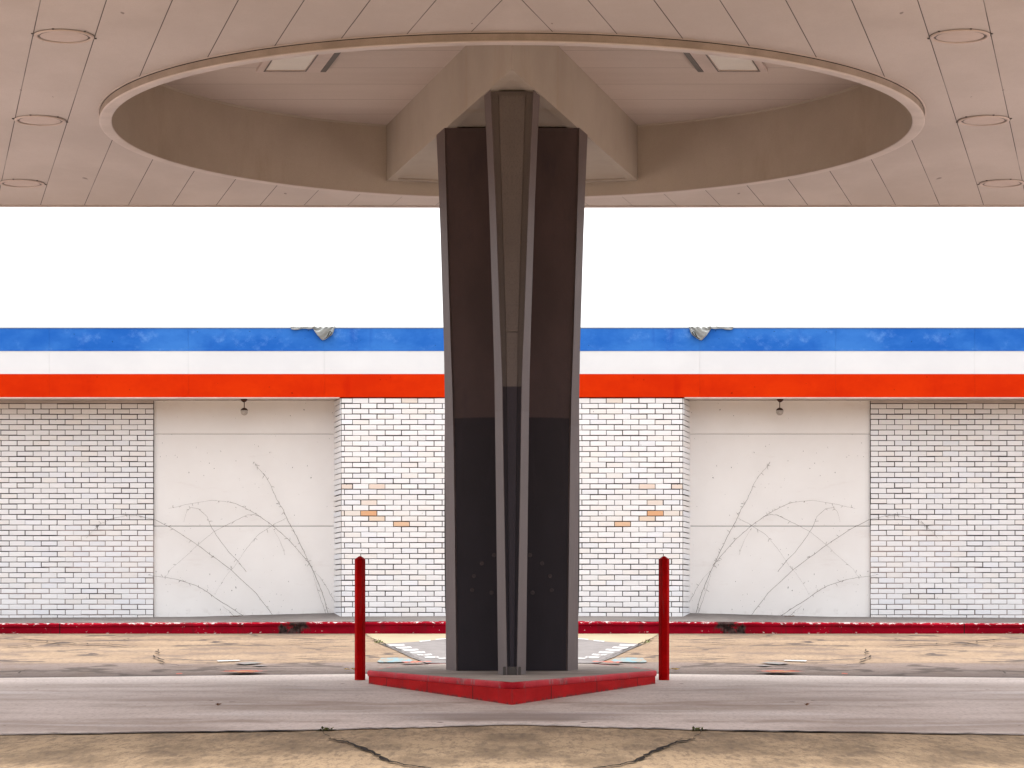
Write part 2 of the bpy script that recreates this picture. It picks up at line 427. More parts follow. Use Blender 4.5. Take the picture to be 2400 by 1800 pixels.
M_soff2 = plain('eave_soffit_paint', (0.50, 0.44, 0.41), 0.12, 3)
M_coping = plain('metal_coping', (0.30, 0.33, 0.36), 0.1, 4, 0.4)
M_rust = plain('rusty_metal', (0.06, 0.025, 0.018), 0.4, 40, 0.8)
M_globe = plain('dusty_globe_glass', (0.42, 0.37, 0.33), 0.25, 30, 0.35)
M_tarp = plain('grey_tarp', (0.60, 0.62, 0.60), 0.12, 14, 0.6)
M_tear = plain('tarp_dark_tear', (0.05, 0.055, 0.05), 0.2, 20)  # dark tear in the tarp
M_stem = plain('dry_stem', (0.13, 0.10, 0.085), 0.35, 30, 0.9)
M_leafg = plain('weed_leaf', (0.11, 0.13, 0.025), 0.35, 30, 0.6)
M_leafy = plain('yellow_leaf', (0.55, 0.36, 0.05), 0.3, 30, 0.6)
M_leafb = plain('dry_brown_leaf', (0.22, 0.10, 0.05), 0.4, 30, 0.8)

# ------------------------------------------------------------------ ground
def ground():
    bm = bmesh.new()
    xs = [-400, -60, -20, 0, 20, 60, 400]
    rows = [[bm.verts.new((x, y, z)) for x in xs] for y, z in PROF]
    for A, B in zip(rows, rows[1:]):
        for i in range(len(xs) - 1): bm.faces.new((A[i], A[i+1], B[i+1], B[i]))
    return tag(obj('asphalt_ground', bm, M_asphalt), kind='structure')
ground()
def jag(a, b, n, amp):
    """ragged line from a to b"""
    return [(a[0] + (b[0]-a[0])*i/n, a[1] + (b[1]-a[1])*i/n + (random.uniform(-amp, amp) if 0 < i < n else 0)) for i in range(n)]
fl, fc = on_ground(0, 1590), on_ground(1200, 1578)
nl, nc_ = on_ground(0, 1724), on_ground(1200, 1700)
nm = on_ground(760, 1713)
s_far = (fc[1] - fl[1]) / -fl[0]
wide = 30.0
near = jag((-wide, nl[1] - 0.3), (nl[0], nl[1]), 20, 0.04) + jag(nl, nm, 26, 0.035) + jag(nm, (0, nc_[1]), 22, 0.05) + [(0, nc_[1])]
farp = [(-wide, fl[1] - 1.0), (fl[0], fl[1]), (on_ground(800, 1581)), (0, fc[1])]
poly = near + [(-x, y) for x, y in near[:-1]][::-1] + [(-x, y) for x, y in farp[:-1]] + farp[::-1]
tag(sheet('concrete_pad', [poly], 1, M_pad), kind='structure')

def crack_strip(pts, wd):
    L, Rr = [], []
    for i, (x, y) in enumerate(pts):
        t = i / (len(pts) - 1)
        h = wd * (0.35 + 0.65 * math.sin(math.pi * min(1, t * 1.15 + 0.08))) * random.uniform(0.6, 1.4)
        L.append((x, y + h)); Rr.append((x, y - h))
    return [[L[i], L[i+1], Rr[i+1], Rr[i]] for i in range(len(pts) - 1)]
def dens(px, k=5, amp=0.025):
    w_ = [on_ground(*p) for p in px]; out = []
    for a, b in zip(w_, w_[1:]):
        for i in range(k):
            t = i / k; out.append((a[0] + (b[0]-a[0])*t + random.uniform(-amp, amp)*0.4, a[1] + (b[1]-a[1])*t + random.uniform(-amp, amp)))
    return out + [w_[-1]]
def both(polys): return polys + [[(-x, y) for x, y in p][::-1] for p in polys]
cr = crack_strip(dens([(770, 1735), (820, 1744), (850, 1756), (880, 1771), (915, 1787), (950, 1797), (1010, 1803)]), 0.075)
cr += crack_strip(dens([(744, 1712), (772, 1729), (770, 1738)]), 0.02)
cr += crack_strip(dens([(770, 1736), (800, 1734), (822, 1745)]), 0.014)
cr += crack_strip([(x, y + random.uniform(-.03, .03)) for x, y in near[20:]], 0.028)
tag(sheet('ground_crack', both(cr), 2, M_crack), kind='structure')
cr = crack_strip(dens([(60, 1500), (90, 1506), (160, 1511), (230, 1513), (300, 1517), (370, 1517), (450, 1515)], 5, 0.1), 0.045)
cr += crack_strip(dens([(255, 1510), (290, 1502), (322, 1495)], 5, 0.1), 0.04)
cr += crack_strip(dens([(0, 1519), (60, 1516), (78, 1524)], 5, 0.1), 0.04)
cr += crack_strip(dens([(365, 1525), (371, 1531), (366, 1541), (377, 1549), (374, 1556), (400, 1562), (450, 1565)], 3, 0.1), 0.05)
cr += crack_strip(dens([(0, 1590), (40, 1583), (62, 1575), (110, 1576)], 5, 0.05), 0.04)
cr += crack_strip(dens([(640, 1512), (700, 1511), (760, 1509), (826, 1511)], 5, 0.12), 0.03)
cr += crack_strip(dens([(690, 1544), (760, 1541), (826, 1539)], 5, 0.06), 0.03)
cr += crack_strip(dens([(480, 1569), (560, 1572), (700, 1573), (810, 1573)], 5, 0.05), 0.035)
cr += crack_strip(dens([(860, 1494), (880, 1503), (893, 1510), (930, 1524), (965, 1542), (995, 1553)], 5, 0.05), 0.07)
tag(sheet('hairline_crack', both(cr), 5, M_crack), kind='structure')
G = on_ground
tag(sheet('cream_slab', [[G(857, 1486), G(1200, 1486), G(1200, 1492), (0, 30.0), G(1046, 1498), G(985, 1504), G(893, 1510)]], 1, M_cream), kind='structure')
# the pale slab, mirrored half and the grey patch behind the column
tag(sheet('pale_slab', [[(-x, y) for x, y in [G(857, 1486), G(1199.9, 1486), G(1199.9, 1492), G(1046, 1498), G(985, 1504), G(893, 1510)]][::-1]], 1, M_cream), kind='structure')
gp = [G(893, 1511), G(985, 1505), G(1046, 1499), G(1199.9, 1493), G(1199.9, 1556), G(1000, 1556), G(960, 1541), G(925, 1524)]
tag(sheet('grey_patch', both([gp]), 2, M_greypatch), kind='structure')
mk = []
for i in range(6):
    t = i / 5.0
    x0, y0 = 908 + 84*t, 1513.5 + 28.5*t
    wdt = 42 - 4*t
    mk.append([G(x0, y0), G(x0 + wdt*0.9, y0 - 1.6), G(x0 + wdt, y0 + 1.6), G(x0 + wdt*0.5, y0 + 3.4), G(x0 + 8, y0 + 3.2)])
mk.append([G(982, 1504.5), G(1010, 1502), G(1008, 1504.5), G(985, 1507)])
mk.append([G(1024, 1544.5), G(1060, 1544), G(1060, 1547), G(1030, 1547)])
mk.append([G(1020, 1500), G(1060, 1497), G(1060, 1499), G(1022, 1502)])
tag(sheet('white_marking', both(mk), 3, M_white_mk), kind='structure')
tag(sheet('blue_paint_patch', both([[G(884, 1553), G(893, 1545), G(925, 1544), G(955, 1544), G(968, 1551), G(960, 1553.5), G(925, 1555), G(890, 1555)]]), 3, M_blue_mk), kind='structure')
tag(sheet('orange_paint_streak', both([[G(512, 1579.5), G(545, 1577.5), G(590, 1576.8), G(628, 1578.5), G(606, 1580.5), G(588, 1583.2), G(560, 1583), G(545, 1581)], [G(412, 1584.5), G(426, 1583.5), G(428, 1585.5), G(414, 1586.5)], [G(940, 1556.5), G(1010, 1555.0), G(1012, 1556.6), G(950, 1559)]]), 6, M_red_mk), kind='structure')
tag(sheet('pale_paint_streak', both([[G(528, 1581.5), G(565, 1580), G(600, 1580.6), G(596, 1582), G(560, 1582.6)]]), 7, M_pale_mk), kind='structure')
tag(sheet('white_paint_dash', both([[G(508, 1550.5), G(560, 1549.5), G(564, 1551), G(512, 1553)]]), 3, M_white_mk), kind='structure')
tag(sheet('green_paint_smear', both([[G(548, 1556.5), G(585, 1553.5), G(618, 1555.5), G(600, 1558), G(572, 1560)], [G(590, 1562), G(610, 1561), G(630, 1562.5), G(606, 1564)]]), 3, M_teal_mk), kind='structure')

# ------------------------------------------------------------------ sidewalk and its red kerb
def kz(a): return 0.477 - 0.0042 * min(abs(a), 14)
def walk_slope(a):
    a = abs(a)
    return 0.09 if a < 2.2 else (0.055 if a > 4.2 else 0.09 - 0.035 * (a - 2.2) / 2.0)
def walkz(x, Y): return kz(x) + walk_slope(x) * (Y - 32.0)
XS = sorted(set([-16 + i*0.4 for i in range(81)] + [-2.2, -4.2, 2.2, 4.2]))
def loft(bm, rows):
    V = [[bm.verts.new(p) for p in r] for r in rows]
    for A, B in zip(V, V[1:]):
        for i in range(len(A) - 1): bm.faces.new((A[i], A[i+1], B[i+1], B[i]))
bm = bmesh.new()
prof = [(31.985, None, 0.2), (31.985, -0.052, 0), (31.975, -0.046, 0), (31.972, -0.022, 0), (31.982, -0.007, 0), (32.03, 0.0, 0)]
loft(bm, [[(x, y + random.uniform(-.003, .003), (zz if dz is None else kz(x) + dz + random.uniform(-.002, .002))) for x in XS] for y, dz, zz in prof])
tag(obj('kerb', bm, M_kerb), kind='structure')
bm = bmesh.new()
loft(bm, [[(x, y, walkz(x, y) + (0.001 if y == 32.03 else 0)) for x in XS] for y in (32.03, 32.4, 32.8, 33.6)])
tag(obj('sidewalk', bm, M_walk), kind='structure')

# ------------------------------------------------------------------ the building
YF = 32.75      # face of the fascia and the pier
YW = 33.25      # face of the side walls
building = thing('building', 'long low white brick building with blue, white and orange striped fascia above boarded bays', 'building', (0, 33.3, 0.5))
TOPZ = Z_at(932.0, YF)
PITCH, COURSE = 0.2085, 0.0686
def brick_face(bm, lay, org, u, nrm, length, z_bot, z_top, seed, tints=None, start=0.0, PITCH=PITCH):
    """running bond laid from the top course down, on a face that starts at org and runs along u"""
    rnd = random.Random(seed)
    u = Vector(u).normalized(); nrm = Vector(nrm).normalized()
    rows = int(math.ceil((z_top - z_bot) / COURSE))
    for r in range(rows):
        z1 = z_top - r * COURSE; z0 = max(z1 - COURSE, z_bot)
        s = -start - (PITCH * 0.5 if r % 2 else 0.0)
        while s < length:
            a, b = max(s, 0.0), min(s + PITCH, length)
            if b - a > 0.03:
                g = 0.0040 + rnd.uniform(-0.0014, 0.0022)
                gz_ = 0.0043 + rnd.uniform(-0.0014, 0.0030)
                out = 0.011 + rnd.uniform(-0.002, 0.002)
                key = (r, round((a + b) / 2, 1))
                t = rnd.uniform(0.96, 1.03)
                col = (0.85*t, 0.845*t, 0.86*t)
                q = rnd.random()
                if q < 0.12: col = (0.845*t, 0.82*t, 0.81*t)
                elif q < 0.24: col = (0.82*t, 0.83*t, 0.87*t)
                if tints:
                    cx = org[0] + u.x * (a + b) / 2; cz = (z0 + z1) / 2
                    for tx, tz, tc in tints:
                        if abs(abs(cx) - tx) < PITCH * 0.5 and abs(cz - tz) < COURSE * 0.5: col = tc
                o = Vector(org)
                jx = rnd.uniform(-0.002, 0.002); jz = rnd.uniform(-0.0015, 0.0015)
                P = []
                for dd, sh in ((0.0, 0.0), (out - 0.003, 0.0), (out, 0.003)):
                    for (ss, zz) in ((a + g + sh, z0 + gz_ + sh), (b - g - sh, z0 + gz_ + sh), (b - g - sh, z1 - gz_ - sh), (a + g + sh, z1 - gz_ - sh)):
                        p = o + u * (ss + jx) + nrm * dd; P.append(bm.verts.new((p.x, p.y, zz + jz)))
                fs = []
                for L in (0, 4):
                    for k in range(4): fs.append(bm.faces.new((P[L+k], P[L+(k+1) % 4], P[L+4+(k+1) % 4], P[L+4+k])))
                fs.append(bm.faces.new(P[8:12]))
                for f in fs:
                    f.material_index = 0
                    for lp in f.loops: lp[lay] = (*col, 1)
            s += PITCH
xw = -X_at(360, YW)       # inner end of the side walls
for sgn in (-1, 1):
    bm = bmesh.new(); lay = bm.loops.layers.float_color.new('tint')
    zt, zb = TOPZ - 0.035, 0.44
    brick_face(bm, lay, (sgn*xw, YW, 0), (sgn, 0, 0), (0, -1, 0), 14.0 - xw, zb, zt, 11, None, 0.0)
    box(bm, *sorted((sgn*xw, sgn*14.0)), YW, YW + 0.25, zb - 0.3, TOPZ + 0.1, 1)
    obj('brick_wall', bm, [M_brick, M_mortar], building)
    bm = bmesh.new(); box(bm, *sorted((sgn*(xw + 0.002), sgn*14.0)), YW - 0.016, YW - 0.001, zt + 0.004, TOPZ + 0.0035); obj('frieze_board', bm, M_soff2, building)
# pier: front face and two splayed cheeks
xf = -X_at(799.5, YF); xb = -X_at(784, YW + 0.05)
tz = lambda py: Z_at(py, YF)
tx = lambda px: -X_at(px, YF)
PEACH = [(tx(876), tz(1199.5), (0.72, 0.40, 0.22)), (tx(957), tz(1222), (0.74, 0.50, 0.34)), (tx(818), tz(1136.5), (0.79, 0.68, 0.61)),
         (tx(894), tz(1136), (0.79, 0.66, 0.58)), (tx(876), tz(1173), (0.79, 0.70, 0.64)), (tx(968), tz(938), (0.80, 0.72, 0.66)),
         (tx(895), tz(1210), (0.78, 0.65, 0.54)), (tx(812), tz(1198), (0.79, 0.73, 0.68))]
bm = bmesh.new(); lay = bm.loops.layers.float_color.new('tint')
for sgn in (-1, 1):
    brick_face(bm, lay, (sgn*xf, YF, 0), (-sgn, 0, 0), (0, -1, 0), xf - 0.0005, 0.50, TOPZ - 0.005, 23, PEACH, PITCH*0.3)
    d = Vector((sgn*(xb - xf), YW + 0.05 - YF, 0)); n = Vector((sgn*d.y, -abs(d.x), 0)) if sgn > 0 else Vector((-d.y, -abs(d.x), 0))
    brick_face(bm, lay, (sgn*xf, YF + 0.004, 0), d, n, d.length, 0.48, TOPZ - 0.005, 29, None, 0.0, 1.3)
prism(bm, [(-xf, YF), (xf, YF), (xb, YW + 0.1), (-xb, YW + 0.1)], 0.2, TOPZ - 0.001, 1)
obj('brick_pier', bm, [M_brick, M_mortar], building)
# boarded bays between pier and walls
for sgn in (-1, 1):
    yb = YW + 0.03
    bay = None
    zs = [0.40, Z_at(1233, yb), Z_at(1017.5, yb), TOPZ + 0.12]
    bmf = bmesh.new()
    box(bmf, *sorted((sgn*(xb - 0.1), sgn*(xw + 0.05))), yb + 0.045, yb + 0.12, 0.3, TOPZ + 0.12)
    bay = obj('boarded_bay', bmf, M_gap, building)
    for i, (a, b) in enumerate(zip(zs, zs[1:])):
        bm = bmesh.new()
        off = (0.0, 0.006, 0.0)[i]
        box(bm, *sorted((sgn*(xb - 0.05), sgn*(xw + 0.004))), yb + off, yb + 0.04, a + (0.004 if i else 0), b - (0.004, 0.001, 0)[i])
        bevel(bm, 0.0015, 1)
        o = obj('plywood_board', bm, M_board, bay)
        o.location = (0, 0, 0)
        o.data.transform(__import__('mathutils').Matrix.Translation(-Vector(building.location)))
# fascia
fas_bm = bmesh.new()
ZT = Z_at(770, YF); ZB = Z_at(823, YF); ZO = Z_at(877, YF)
box(fas_bm, -14.2, 14.2, YF + 0.08, YF + 0.16, TOPZ + 0.02, ZT - 0.01)
fascia = obj('fascia', fas_bm, M_gap, building)
SEAMS = [-X_at(116, YF), -X_at(441.5, YF), -X_at(760, YF)]
seams = sorted([-14.2, 14.2] + [s for q in SEAMS for s in (q, -q)] + [s for q in (7.69, 9.46, 11.2, 12.9) for s in (q, -q)])
def stripe(name, z0, z1, m, proud):
    bm = bmesh.new()
    for a, b in zip(seams, seams[1:]):
        box(bm, a + 0.0007, b - 0.0007, YF - proud, YF + 0.08, z0, z1)
    bevel(bm, 0.0006, 1)
    o = obj(name, bm, m, fascia); o.data.transform(__import__('mathutils').Matrix.Translation(-Vector(building.location))); return o
stripe('blue_stripe', ZB + 0.001, ZT, M_blue, 0.022)
stripe('white_stripe', ZO + 0.001, ZB - 0.001, M_whites, 0.018)
stripe('orange_stripe', TOPZ + 0.004, ZO - 0.001, M_orange, 0.022)
bm = bmesh.new(); box(bm, -14.2, 14.2, YF - 0.026, YF + 0.16, ZT + 0.0015, ZT + 0.012)
o = obj('coping', bm, M_coping, fascia); o.data.transform(__import__('mathutils').Matrix.Translation(-Vector(building.location)))
bm = bmesh.new()
for s in (-1, 1): box(bm, *sorted((s*14.2, s*(xf + 0.02))), YF - 0.026, YF + 0.02, TOPZ - 0.012, TOPZ + 0.003)
o = obj('drip_edge', bm, M_drip, fascia); o.data.transform(__import__('mathutils').Matrix.Translation(-Vector(building.location)))
bm = bmesh.new()
for s in (-1, 1): box(bm, *sorted((s*14.1, s*(xf + 0.03))), YF + 0.021, YW + 0.3, TOPZ + 0.004, TOPZ + 0.018)
obj('soffit', bm, M_soff2, building)
bm = bmesh.new(); box(bm, -14.1, 14.1, YF + 0.17, YF + 9, ZT - 0.45, ZT - 0.3)
obj('roof', bm, M_roof, building)
bm = bmesh.new()
box(bm, -14.0, -13.8, YW + 0.26, YF + 9, 0.2, ZT - 0.46); box(bm, 13.8, 14.0, YW + 0.26, YF + 9, 0.2, ZT - 0.46); box(bm, -13.79, 13.79, YF + 8.8, YF + 9, 0.2, ZT - 0.46)
obj('rear_wall', bm, M_board, building)

# pendant globes under the eave
for sgn, side in ((-1, 'left'), (1, 'right')):
    yl = 33.02; xl = sgn * -X_at(572.5, yl); zt = TOPZ + 0.003
    t = thing('pendant_globe_lamp', f'small dusty globe lamp on a rusty stem under the eave of the {side} boarded bay', 'lamp', (xl, yl, zt), 'globe lamps under the eave')
    bm = bmesh.new(); lathe(bm, xl - sgn*-0.004, yl, [(0, zt), (0.045, zt), (0.042, zt - 0.012), (0.026, zt - 0.03), (0.008, zt - 0.04), (0, zt - 0.04)], 20); obj('ceiling_rose', bm, M_rust, t, True)
    bm = bmesh.new(); lathe(bm, xl, yl, [(0.0055, zt - 0.03), (0.0055, zt - 0.115)], 10); obj('stem', bm, M_rust, t, True)
    zc = Z_at(965, yl); r = 0.048
    bm = bmesh.new(); lathe(bm, xl, yl, [(r*math.sin(R(a)), zc + r*math.cos(R(a))) for a in range(180, -1, -12)], 24); obj('globe', bm, M_globe, t, True)
    bm = bmesh.new(); lathe(bm, xl, yl, [((r + 0.004)*math.sin(R(a)), zc + (r + 0.004)*math.cos(R(a))) for a in (0, 15, 30, 45, 60, 70)] + [(r*math.sin(R(70)) - .004, zc + r*math.cos(R(70)))], 24); obj('shade_cap', bm, M_rust, t, True)

# torn tarp hanging over the parapet
def tarp_bottom(px):
    P = [(733.7, 770), (737, 776), (744, 786), (750.4, 793.4), (755.8, 798), (760.3, 797), (768.5, 792.5), (776.6, 787), (781, 781.6), (784.8, 770)]
    for (a, ya), (b, yb) in zip(P, P[1:]):
        if a <= px <= b: return ya + (yb - ya) * (px - a) / (b - a)
    return 770
def edge_bottom(px):
    P = [(682, 771.5), (689, 773.5), (698, 773), (707, 770.6), (716, 770.5), (724, 771.6), (735, 770.4)]
    for (a, ya), (b, yb) in zip(P, P[1:]):
        if a <= px <= b: return ya + (yb - ya) * (px - a) / (b - a)
    return 770.4
for sgn, side in ((-1, 'left'), (1, 'right')):
    Yt = YF - 0.03
    t = thing('torn_tarp', f'crumpled grey tarp scrap hanging over the blue stripe {side} of the column', 'tarp', (sgn * 2.4, Yt, ZT), 'tarp scraps on the parapet')
    def cloth(x0, x1, nx, fn, fold, top):
        bm = bmesh.new(); grid = []
        for i in range(nx + 1):
            px = x0 + (x1 - x0) * i / nx; X = -X_at(px, Yt) * sgn
            zb = min(Z_at(fn(px), Yt), top - 0.008); col = []
            for (yy, zz) in ((YF + 0.25, top - 0.02), (YF + 0.1, top + 0.012), (YF + 0.0, top + 0.014)):
                col.append(bm.verts.new((X, yy, zz + 0.006*math.sin(i*1.3))))
            n = 9
            for j in range(n + 1):
                v = j / n; z = top + 0.006 + (zb - top - 0.006) * v
                ang = (i / nx - 0.45) * 5.0
                d = 0.012 + fold * (0.5 + 0.5*math.sin(ang*2.1 + v*4.6)) * (0.35 + v*(1.2 - v)) + fold*0.35*math.sin(i*0.9 + j*1.7) * (1 - v*0.8)
                col.append(bm.verts.new((X, Yt - d, z)))
            grid.append(col)
        for A, B in zip(grid, grid[1:]):
            for j in range(len(A) - 1): bm.faces.new((A[j], B[j], B[j+1], A[j+1]))
        bmesh.ops.solidify(bm, geom=bm.faces[:], thickness=0.004)
        return bm
    obj('tarp_flap', cloth(733.7, 784.8, 26, tarp_bottom, 0.042, ZT + 0.012), M_tarp, t, True)
    obj('tarp_edge', cloth(682, 735, 22, edge_bottom, 0.010, ZT + 0.012), M_tarp, t, True)
    bm = bmesh.new()
    tube(bm, [(-X_at(a, Yt)*sgn, Yt - 0.052, Z_at(b, Yt)) for a, b in ((760, 796), (766, 792), (770, 786), (772, 780), (775, 777), (778, 781), (774, 787), (769, 791))], [0.002, 0.006, 0.009, 0.008, 0.006, 0.007, 0.006, 0.002], 6)
    obj('torn_fold', bm, M_tear, t, True)

# dry vines against the boarded bays
VINES = [
 [(595,1082),(608,1101),(624,1118),(636,1141),(648,1169),(663,1194),(676,1222),(684,1238),(695,1256),(711,1290),(725,1320),(733,1336),(747,1368),(760,1404),(771,1443)],
 [(733,1336),(752,1355),(767,1379),(779,1401),(787,1416)],
 [(395,1192),(434,1183),(496,1172),(532,1176),(554,1181),(581,1194),(608,1210),(636,1229),(657,1248),(679,1268),(701,1293),(728,1325)],
 [(431,1223),(438,1198),(447,1189),(466,1193),(485,1211),(494,1233),(507,1255),(536,1294),(559,1317),(577,1340)],
 [(202,1261),(217,1244),(236,1227),(266,1214),(296,1208),(325,1209),(363,1218),(407,1240),(461,1276),(502,1306),(542,1336),(600,1390),(619,1415),(641,1444)],
 [(388,1352),(401,1333),(445,1295),(464,1276),(502,1246),(532,1230),(554,1219),(579,1207),(595,1206),(611,1211)],
 [(347,1348),(371,1351),(393,1354),(423,1360),(461,1373),(485,1387),(504,1401),(542,1425),(575,1446)],
 [(505,1390),(530,1349),(549,1328),(579,1284),(603,1255),(625,1240),(646,1227),(669,1215)],
 [(638,1236),(652,1260),(663,1284),(668,1301)],
 [(520,1420),(537,1432),(550,1446)],
 [(733,1340),(742,1375),(753,1408),(766,1442)],
]
VR = [0.0044, 0.0030, 0.0036, 0.0032, 0.0036, 0.0026, 0.0044, 0.0020, 0.0017, 0.0026, 0.0024]
for sgn, side in ((-1, 'left'), (1, 'right')):
    t = thing('dry_vine', f'dry leafless vine of thin arching stems over the {side} boarded bay', 'vine', (sgn * 2.6, 33.2, 0.52), 'dry vines on the boarded bays')
    rnd = random.Random(5)
    for i, (pts, r) in enumerate(zip(VINES, VR)):
        bm = bmesh.new()
        yb = 33.225 - 0.006 * (i % 4)
        dense = []
        for a, b in zip(pts, pts[1:]):
            for k in range(4): dense.append((a[0] + (b[0]-a[0])*k/4 + rnd.uniform(-.7, .7), a[1] + (b[1]-a[1])*k/4 + rnd.uniform(-.5, .5)))
        dense.append(pts[-1])
        P = [(-X_at(a, yb)*sgn, yb + rnd.uniform(-.004, .004), Z_at(b, yb)) for a, b in dense]
        n = len(P)
        rad = [r * 0.72 * (0.35 + 0.65 * min(1, 1.6 * k / n)) * rnd.uniform(0.75, 1.2) for k in range(n)]
        tube(bm, P, rad, 5)
        # buds and broken side twigs
        for _ in range(n // 2 if i in (0, 2, 4, 6) else n // 5):
            p = P[rnd.randrange(n)]; a = rnd.uniform(0, 6.28); L = rnd.uniform(0.02, 0.055)
            q = (p[0] + L*math.cos(a), p[1] - rnd.uniform(0, .01), p[2] + L*math.sin(a))
            tube(bm, [p, ((p[0]+q[0])/2, p[1], (p[2]+q[2])/2 + .004), q], [0.0014, 0.0022, 0.0010], 4)
        obj('stem', bm, M_stem, t, True)

# ------------------------------------------------------------------ the canopy
Zs, Zl, Zr, Zu = CZ + 3.77, CZ + 3.70, CZ + 4.305, CZ + 3.816    # soffit, ring lip, recess ceiling, underside of the casing
CY, CR, CRO = 19.66, 3.035, 3.128
YE, YN, XE = 23.50, 11.4, 5.6  # near edge is out of view, its reach shaped to shade the pad
canopy = thing('canopy', 'broad flat canopy with pinkish panelled soffit and a big round recess around the column', 'canopy', (0, CY, Zs))
bm = bmesh.new()
N = 160
circ = [bm.verts.new((CRO*0.995*math.cos(2*math.pi*k/N), CY + CRO*0.995*math.sin(2*math.pi*k/N), Zs)) for k in range(N)]
edges = [bm.edges.new((circ[k], circ[(k+1) % N])) for k in range(N)]
outer = [bm.verts.new(p) for p in ((-XE, YN, Zs), (XE, YN, Zs), (XE, YE, Zs), (0, YE + 0.06, Zs), (-XE, YE, Zs))]
edges += [bm.edges.new((outer[k], outer[(k+1) % 5])) for k in range(5)]
bmesh.ops.triangle_fill(bm, edges=edges, use_beauty=True)
obj('soffit', bm, M_soffit, canopy)
bm = bmesh.new()
lathe(bm, 0, CY, [(CRO - 0.002, Zl + 0.012), (CRO + 0.002, Zl + 0.010), (CRO + 0.003, Zl + 0.006), (CRO - 0.004, Zl + 0.001), (CRO - 0.014, Zl), (CR + 0.012, Zl), (CR + 0.004, Zl + 0.002), (CR + 0.002, Zl + 0.006), (CR + 0.007, Zl + 0.008)], N)
obj('ring_trim', bm, M_lip, canopy, True)
bm = bmesh.new(); lathe(bm, 0, CY, [(CRO - 0.0015, Zl + 0.012), (CRO - 0.0015, Zs + 0.01)], N)
obj('ring_face', bm, M_face, canopy, True)
bm = bmesh.new()
lathe(bm, 0, CY, [(CRO + 0.001, Zs - 0.006), (CRO + 0.006, Zs - 0.008), (CRO + 0.011, Zs - 0.006), (CRO + 0.012, Zs - 0.002), (CRO + 0.006, Zs - 0.0005)], N)
obj('bead', bm, M_ring, canopy, True)
bm = bmesh.new()
lathe(bm, 0, CY, [(CRO - 0.001, Zs - 0.013), (CRO + 0.0012, Zs - 0.010), (CRO - 0.001, Zs - 0.006)], N)
obj('sealant_line', bm, M_gap, canopy, True)
bm = bmesh.new()
lathe(bm, 0, CY, [(CR + 0.0045, Zl + 0.0055), (CR + 0.0045, Zr + 0.01)], N)
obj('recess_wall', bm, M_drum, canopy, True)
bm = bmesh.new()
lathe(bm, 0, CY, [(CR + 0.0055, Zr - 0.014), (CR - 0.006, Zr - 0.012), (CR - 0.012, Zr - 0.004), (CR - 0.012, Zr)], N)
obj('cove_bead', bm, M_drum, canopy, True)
def m_rec():
    k = NT('recess_panel_paint', 0.65, 0.25)
    c = k.mix(k.ramp(k.noise(1.0, 5, 0.6, (0.35, 1.6, 1)), 0.3, 0.7), (0.53, 0.445, 0.40), (0.60, 0.51, 0.465))
    t = k.math('PINGPONG', k.math('SUBTRACT', k.Y, 20.13 - 0.62*20), 0.31)
    c = k.mix(k.mul(k.ramp(t, 0.012, 0.004), 0.5), c, (0.24, 0.18, 0.15))
    c = k.mix(k.mul(k.ramp(k.noise(120, 2), 0.4, 0.7), 0.3), c, (0.45, 0.37, 0.33))
    k.bump(k.noise(2, 3), 0.2, 0.01)
    return k.done(c)
bm = bmesh.new()
vs_ = [bm.verts.new((CR*1.004*math.cos(2*math.pi*k/N), CY + CR*1.004*math.sin(2*math.pi*k/N), Zr)) for k in range(N)]
bm.faces.new(vs_)
obj('recess_ceiling', bm, m_rec(), canopy)
# edges of the canopy: a drip channel and an outer fascia, roof deck above
bm = bmesh.new()
for (a, b) in (((-XE, YE), (0, YE + 0.06)), ((0, YE + 0.06), (XE, YE))):
    for (d0, d1, z0, z1) in ((0.012, 0.05, Zs - 0.014, Zs + 0.42),):
        v = [bm.verts.new(p) for p in ((a[0], a[1]+d0, z0), (b[0], b[1]+d0, z0), (b[0], b[1]+d1, z0), (a[0], a[1]+d1, z0), (a[0], a[1]+d0, z1), (b[0], b[1]+d0, z1), (b[0], b[1]+d1, z1), (a[0], a[1]+d1, z1))]
        for q in ((0,3,2,1),(4,5,6,7),(0,1,5,4),(1,2,6,5),(2,3,7,6),(3,0,4,7)): bm.faces.new([v[i] for i in q])
box(bm, -XE - 0.05, XE + 0.05, YN - 0.06, YN - 0.012, Zs - 0.014, Zs + 0.42)
box(bm, -XE - 0.06, -XE - 0.012, YN, YE, Zs - 0.014, Zs + 0.42); box(bm, XE + 0.012, XE + 0.06, YN, YE, Zs - 0.014, Zs + 0.42)
obj('edge_fascia', bm, M_ring, canopy)
bm = bmesh.new(); box(bm, -XE, XE, YN, YE, Zs + 0.62, Zs + 0.68)
obj('roof_deck', bm, M_roof, canopy)
bm = bmesh.new()
box(bm, -XE + .01, XE - .01, YE - 0.045, YE - 0.005, Zs + 0.01, Zs + 0.61); box(bm, -XE + .01, XE - .01, YN + 0.01, YN + 0.05, Zs + 0.01, Zs + 0.61)
box(bm, -XE + .01, -XE + .05, YN + .06, YE - .05, Zs + 0.01, Zs + 0.61); box(bm, XE - .05, XE - .01, YN + .06, YE - .05, Zs + 0.01, Zs + 0.61)
obj('inner_framing', bm, M_gap, canopy)
# casing of the beams that meet over the column
AP = 17.89; SL = 0.2398
hw = SL * (22.48 - AP)
def vee(y_ap, inset, yb):
    return [(0, y_ap), (SL * (yb - y_ap), yb), (-SL * (yb - y_ap), yb)]
casing_poly = [(-hw, 22.478), (0, AP), (hw, 22.478), (0.6, 22.60), (0, 22.68), (-0.6, 22.60)]
bm = bmesh.new()
